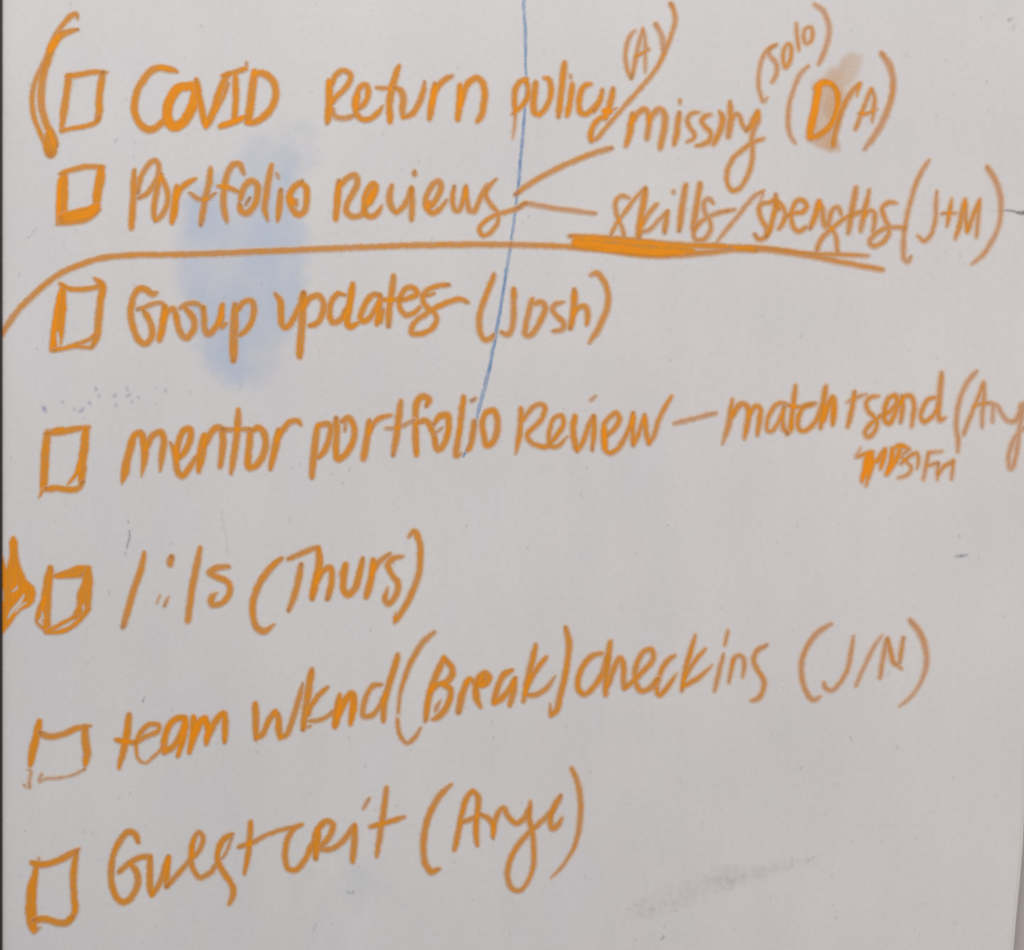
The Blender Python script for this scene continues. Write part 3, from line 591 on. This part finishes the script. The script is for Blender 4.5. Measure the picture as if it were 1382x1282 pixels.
L e| 7.6: 380,500 430,460 500,390 562,310 545,258 495,278 455,360 450,450 480,512 530,506 592,440
L c| 7.3: 697,295,.8 640,340 600,420 580,500 600,542 650,490 708,408,.4
L k| 7.6@.5: 822,168,.6 790,280 762,380 738,516,.9; 6.6: 884,256,.8 820,330 770,410 750,460; 6.8: 745,492 790,466 850,430 930,355,.4
L i| 6.2@.3: 998,288,.8 975,380 942,514; 5.8@.3: 1026,140,.8 1006,232,.8
L n| 5.8@.3: 1056,316 1045,390 1030,464,.8; 6@.3: 1045,375 1080,298 1116,308 1127,360 1116,430,.8
L s| 7@.35: 1266,232,.8 1205,270 1185,330 1210,390 1247,450 1240,520 1210,567 1170,578,.8
R 1040 820 1280
W the bracketed letters J slash M
L (| 7@.22: 470,126,.7 370,190 290,290 245,400 240,520 270,640 320,712 350,712 388,688,.5
L J| 6@.22: 643,222,.6 625,340 595,480 540,580 470,642 420,612 415,584
L /| 4.8@.18: 864,214,.6 800,310 740,430 700,520 666,606
L M| 6@.25: 905,240 880,360 860,470 848,545; 7@.35: 910,240 930,330 960,430 985,442; 6.2@.25: 1032,234 1017,330 1000,430; 5.5@.25: 980,440 1020,472,.8
L )| 8@.15: 1082,96,.9 1150,180 1200,300 1210,430,.8 1180,550,.6 1130,640,.5 1060,720,.5 1000,764,.3
T checkbox|bottom orange checkbox with a flared upper right corner beside Guest crit|checkbox|hand-drawn checkboxes|o|0.58
R 20 1100 320
L side| 10.2@.65: 135,300,.7 126,370,.8 110,430,1.15 102,540,1.35 105,640,1.4 116,712,1.1; 4.5@.4: 120,730 160,692,.5
L side| 8.2: 106,296 180,305 260,285 340,245 404,206,.4; 3@.4: 150,265 152,290
L side| 8.8: 388,222,.8 370,310 365,420 370,520 376,590 345,652,.8
L side| 8.6: 120,652 190,645 270,667 320,667 362,628
T checklist_line|bottom orange handwritten line reading Guest crit and a bracketed name|handwriting|lines of the handwritten checklist|o|0.5
W the word Guest
L G| 8.5: 768,168,.9 748,120 705,106 655,160 615,240 600,340 605,440 640,520 680,542 732,500 766,420 755,350 720,302; 7.8@.45: 646,354 710,300 780,263 842,258
L u| 9: 842,260 840,340 840,430 850,498; 7.6: 852,498 902,420 932,330 957,256; 8@.6: 957,260 945,350 942,442
L e| 7@.45: 942,446 1010,370 1090,280 1152,210 1172,140 1145,108 1110,160 1095,250 1110,340 1150,387 1212,360 1255,305; 7@.5: 1110,150 1098,260
R 220 1060 560
L s| 8.3@.55: 384,266,.7 340,290 305,350 300,410 330,470 370,530 387,590 364,650,.8; 4@.3: 380,280 350,360 320,402
L t| 7.6: 482,200 476,300 465,390 446,484,.7; 7.3@.45: 416,335 490,312 570,270,.8 660,240,.8 700,230,.9
W the word crit
L c| 7.8: 764,212,.8 720,235 690,280 674,340 670,400 690,457 730,462 782,400 818,320
L r| 12@.62: 848,235,.8 840,300 838,402,.7; 8@.5: 845,250 890,198 932,213 912,280 870,330; 7.3@.45: 860,348 930,346 990,300 1048,218
L i| 8.6@.5: 1052,215,.9 1050,300 1040,416,.9; 6@.3: 1132,70,.8 1098,128,.7
L t| 7.8@.45: 1227,10 1212,130 1192,260 1172,390,.8; 7.8: 1136,226 1200,210 1324,172,.8
R 540 1030 820
W the bracketed name on the bottom line
L (| 8.3@.45: 342,138,.6 260,220 200,330 165,450 155,570 170,670 210,722 262,703,.8
L A| 7.6: 362,576 390,450 415,320 450,220 485,182; 7.8: 485,183 517,220 515,330 505,430 512,545,.9; 6.6@.45: 410,392 470,372 540,340
L n| 7.5: 540,340 592,370 622,430 620,498,.7; 7.3@.5: 618,480 628,400 660,320 692,298 720,350 770,397 820,372 862,300
L g| 7.3@.45: 868,254,.8 860,360 880,450 890,560 890,660 860,770,.8 800,845,.8 745,832 715,750 735,640 790,540 870,450 960,370 1020,310
L e| 7.8@.45: 1070,214 1022,300 1000,370 1015,432 1052,410 1080,360,.5
L )| 7.6@.35: 1140,30,.8 1182,130 1202,260 1197,400 1165,540,.8 1100,660,.6 1006,764,.4
R 0 0 1382
T stray_line|long thin blue marker line running down from the top edge through the writing|line||b|0.6
L stroke| 3.5: 706.7,-20 706.7,0 707.6,17,.8 708.8,43,1.1 709.5,87,.8 710,108 708,152,.8 705.6,184.5 702.3,220 699.5,251.6,1.2 695,288,.9 689.8,327 684,362,1.2 679,395 670.5,444,1.2 659.5,500,1.2 652,532,1.3 643,565 637,590,.8 625.6,616.5,.7
T stray_mark|short dark grey dash cut off by the right edge beside J plus M|mark||g|0.6
R 1160 200 1382
L stroke| 3@.1: 1100,530 1200,525; 4@.45: 1205,522,.7 1290,530 1330,540; 7@.7: 1320,545,.7 1400,540
T stray_mark|small blue-grey dash alone in the empty area at right|mark||t|0.4
R 1120 640 1382
L stroke| 5.5: 888,584,.5 930,580 975,572,.7
T stray_mark|thin teal curved flick above the first digit of the 1:1s line|mark||t|0.35
R 0 700 260
L stroke| 2.8@.6: 922,18 928,32,.6 ; 2.8@.5: 930,85 926,150 910,210; 2.6@.1: 905,240 896,266
T stray_mark|short purple-grey slanting tick left of the divider line start|mark||g|0.1
R 0 200 300 1282
L stroke| 2.2: 212,458 165,518,.6
T stray_mark|short grey tick above the word team|mark||g|0.4
R 20 920 320
L stroke| 2.8: 808,92,.6 796,124
T stray_mark|small dark grey-blue dots below the word crit|mark||t|0.6
R 380 1150 620
L stroke| 3.4: 512,306 524,318,.8 ; 3.2: 548,318 564,298,.6; 2@.2: 520,236 525,240; 2@.2: 545,246 547,250
T stray_mark|short grey slanting tick at the bottom below the letter s|mark||g|0.25
L stroke| 3: 268,556,.6 252,612
T stray_mark|small grey blot in the top right corner|mark||g|0.1
R 1220 0 1382
L stroke| 7: 1210,225 1265,205,.7; 5.5: 1275,290 1265,350,.7; 4@0: 1030,185 1050,160; 3@0: 890,190 885,225
T stray_mark|faint grey vertical flick above the small letter s of the 1:1s line|mark||g|0.0
R 0 0 1382
L stroke| 2: 300,690,.6 305,725 308,748,.6; 2: 298,690 301,715
R 0 0 1382
T smudge|large pale blue wiped smudge behind Portfolio and Group|smudge||B|0.5
L patch| P: 322,190 360,176 402,184 408,230 414,262 424,330 414,420 384,500 350,540 312,534 280,510 254,478 238,430 226,380 224,310 238,270 256,240 296,222 312,205
T smudge|pale blue wiped haze below the letters COVID|smudge||L|0.15
L patch| P: 320,160 420,145 450,175 450,230 400,262 340,250 300,215
T smudge|tan smeared orange ink around the bracketed letter D|smudge||T|0.5
R 1000 0 1240
L patch| P: 640,580 720,510 790,430 860,395 965,405 960,520 900,640 850,700 810,880 770,1010 765,1160 600,1160 490,1150 450,1060 490,960 520,780 550,640
T smudge|long pale grey-green wiped smudge slanting up at the bottom right|smudge||G|0.4
R 820 1070 1220
L patch| P: 90,500 240,440 420,370 600,320 800,290 960,250 1010,280 980,370 820,410 600,460 480,500 340,580 200,620 110,600
T smudge_flecks|dark flecks left along the grey smudge at bottom right|mark||g|0.15
L stroke| 4: 155,565 165,572; 4: 212,545 218,540; 4.5@.3: 250,684 262,668; 3: 262,628 270,620; 3: 858,310 864,320; 4: 850,345 866,335; 3: 930,325 960,300; 3: 590,420 605,400; 3: 500,462 515,464; 3: 310,552 325,548; 3: 1280,225 1292,222; 3: 125,688 132,684
T smudge_flecks|row of faint blue-violet flecks of wiped writing above the mentor checkbox|mark||v|0.0
R 30 490 250
L stroke| 9.5@.1: 186,380 192,405; 6.1@0: 170,360 195,380; 6.1@0: 340,325 345,335; 6.1@0: 440,385 446,395; 8.6@.05: 490,408 525,380,.7; 6.1@0: 570,330 575,350; 6.1@0: 650,270 652,285; 6.8@.05: 775,280 790,272; 6.8@.05: 890,280 910,268; 6.1@0: 930,325 935,340; 6.1@0: 985,290 990,300; 6.1@0: 620,200 625,230; 6.1@0: 795,350 800,370; 6.1@0: 1215,220 1218,240; 6.1@0: 890,210 892,230
R 0 0 1382
T smudge|faint cool wiped haze low on the board under Guest crit|smudge||L|0.1
L patch| P: 380,1140 450,1110 520,1150 560,1210 580,1330 400,1340 370,1260
T stray_mark|dark grey-brown spot inside the second letter o of Portfolio in the second line|mark||g|0.5
R 160 200 440
L stroke| 6: 875,330,.9 846,376,.6
T stray_mark|small dark grey dot over the letter i of portfolio beside the blue line|mark||g|0.35
R 500 500 780
L stroke| 5.5: 676,200 700,183,.6
T stray_mark|grey-brown mark inside the bracketed thick letter D|mark||g|0.15
R 1000 0 1240
L stroke| 5: 665,800,.6 645,860 640,890,.5
T stray_mark|pair of small dark ticks just below the letter C of COVID|mark||g|0.3
R 0 0 400
L stroke| 3.2: 548,645,.8 535,662; 3@.1: 628,660 630,672
'''
cur = dict(R=(0, 0, 1.0), thing=None, word=None, mat='o', base=0.5, layer=None)
def parse_strokes(txt):
    out = []; x0, y0, k = cur['R']
    for part in txt.split(';'):
        part = part.strip()
        if not part: continue
        head, pts = part.split(':'); head = head.strip(); kind = 'S'
        if head[0] in 'EP': kind = head[0]; head = head[1:].strip() or '1'
        ink = None
        if '@' in head: head, ink = head.split('@'); ink = float(ink)
        P = []
        for q in pts.split():
            v = [float(a) for a in q.split(',')]
            P.append((x0+v[0]*k, y0+v[1]*k, v[2] if len(v) > 2 else 1.0))
        out.append((kind, float(head), ink, P))
    return out
pending = []
items = []
for line in DATA.splitlines():
    line = line.strip()
    if not line or line[0] == '#': continue
    c, rest = line[0], line[1:].strip()
    if c == 'R':
        a = [float(v) for v in rest.split()]; cur['R'] = (a[0], a[1], (a[2]-a[0])/(a[3] if len(a) > 3 else 1382.0))
    elif c == 'T':
        f = [q.strip() for q in rest.split('|')]; items.append(dict(name=f[0], label=f[1], cat=f[2], group=f[3] if len(f) > 3 and f[3] else None, mat=f[4] if len(f) > 4 and f[4] else 'o', base=float(f[5]) if len(f) > 5 else 0.5, words=[]))
    elif c == 'W':
        items[-1]['words'].append(dict(label=rest, letters=[]))
    elif c == 'L':
        nm, st = rest.split('|', 1)
        if not items[-1]['words']: items[-1]['words'].append(dict(label=None, letters=[]))
        items[-1]['words'][-1]['letters'].append([nm.strip(), parse_strokes(st)])
    elif c == '+':
        items[-1]['words'][-1]['letters'][-1][1].extend(parse_strokes(rest))
for it in items:
    pts = np.array([q[:2] for wd in it['words'] for l in wd['letters'] for s in l[1] for q in s[3]])
    m = MATS[it['mat']]; lay = {'B': 0, 'G': 0, 'T': 0, 'L': 1, 'b': 1, 'g': 1, 't': 1, 'v': 1}.get(it['mat'])
    single = len(it['words']) == 1 and it['words'][0]['label'] is None and len(it['words'][0]['letters']) == 1
    sk = 0.22 if it['mat'] == 'o' else 0.0 if it['mat'] in 'BGTL' else 0.35
    knd = 'stuff' if it['name'] == 'smudge_flecks' else None
    if single:
        o = ink_object(it['name'], it['words'][0]['letters'][0][1], m, None, it['base'], lay, sk); tag(o, it['label'], it['cat'], it['group'], knd)
        continue
    root = empty(it['name'], wp(pts[:, 0].mean(), pts[:, 1].max())); tag(root, it['label'], it['cat'], it['group'])
    for wd in it['words']:
        par = root
        if wd['label']:
            q = np.array([q[:2] for l in wd['letters'] for s in l[1] for q in s[3]])
            a = np.array(wp(q[:, 0].mean(), q[:, 1].max()))-np.array(root.location)
            par = empty('word', tuple(a), root); par['label'] = wd['label']
        for nm, st in wd['letters']:
            name, lab = (nm, None) if len(nm) > 2 or nm[0] in '()' else ('letter', None)
            if nm in '()': name = 'parenthesis'
            elif nm in ('+', '-', '/', ':'): name = {'+': 'plus_sign', '-': 'dash', '/': 'slash', ':': 'colon'}[nm]
            elif nm in '0123456789': name = 'digit'; lab = 'digit '+nm
            elif len(nm) == 1: lab = ('capital letter ' if nm.isupper() else 'small letter ')+nm
            o = ink_object(name, st, m, par, it['base'], lay, sk)
            if o and lab: o['label'] = lab
# ------------------------------------------------------------------ specks too small and many to count
rs = random.Random(3); V = []; Fc = []; A = []; E = []
for i in range(800):
    x = rs.uniform(8, 1360); y = rs.uniform(4, 1278); r = rs.choice([0.8, 1.1, 1.5, 2.2, 3.0]); dn = rs.uniform(0.0, 0.16)
    if rs.random() < 0.05: dn = 0.3; r = 1.5
    an = rs.uniform(0.9, 2.2); el = rs.uniform(1, 2.4); n = 10; b = len(V); V.append(wp(x, y, 0.00003)); A.append(dn); E.append(1.4)
    for k in range(n):
        a = 2*math.pi*k/n; u = math.cos(a)*r*el*rs.uniform(0.8, 1.2); v = math.sin(a)*r*rs.uniform(0.8, 1.2)
        V.append(wp(x+u*math.cos(an)-v*math.sin(an), y-(u*math.sin(an)+v*math.cos(an)), 0.00003)); A.append(dn); E.append(0)
    for k in range(n): Fc.append((b, b+1+(k+1) % n, b+1+k))
sp = mesh_obj('specks', V, Fc, ink_mat('speck_ink', [(0.0, s2l(165, 160, 162, K)), (1.0, s2l(100, 98, 104, K))], 0.04, 0.9, soft=1.4, grain=0.0), None, dict(ink=A, edge=E))
tag(sp, 'tiny grey specks of old marker scattered over the whole board', 'specks', kind='stuff')
sc.render.engine = 'CYCLES'
sc.cycles.transparent_max_bounces = 24
sc.cycles.filter_width = 2.1
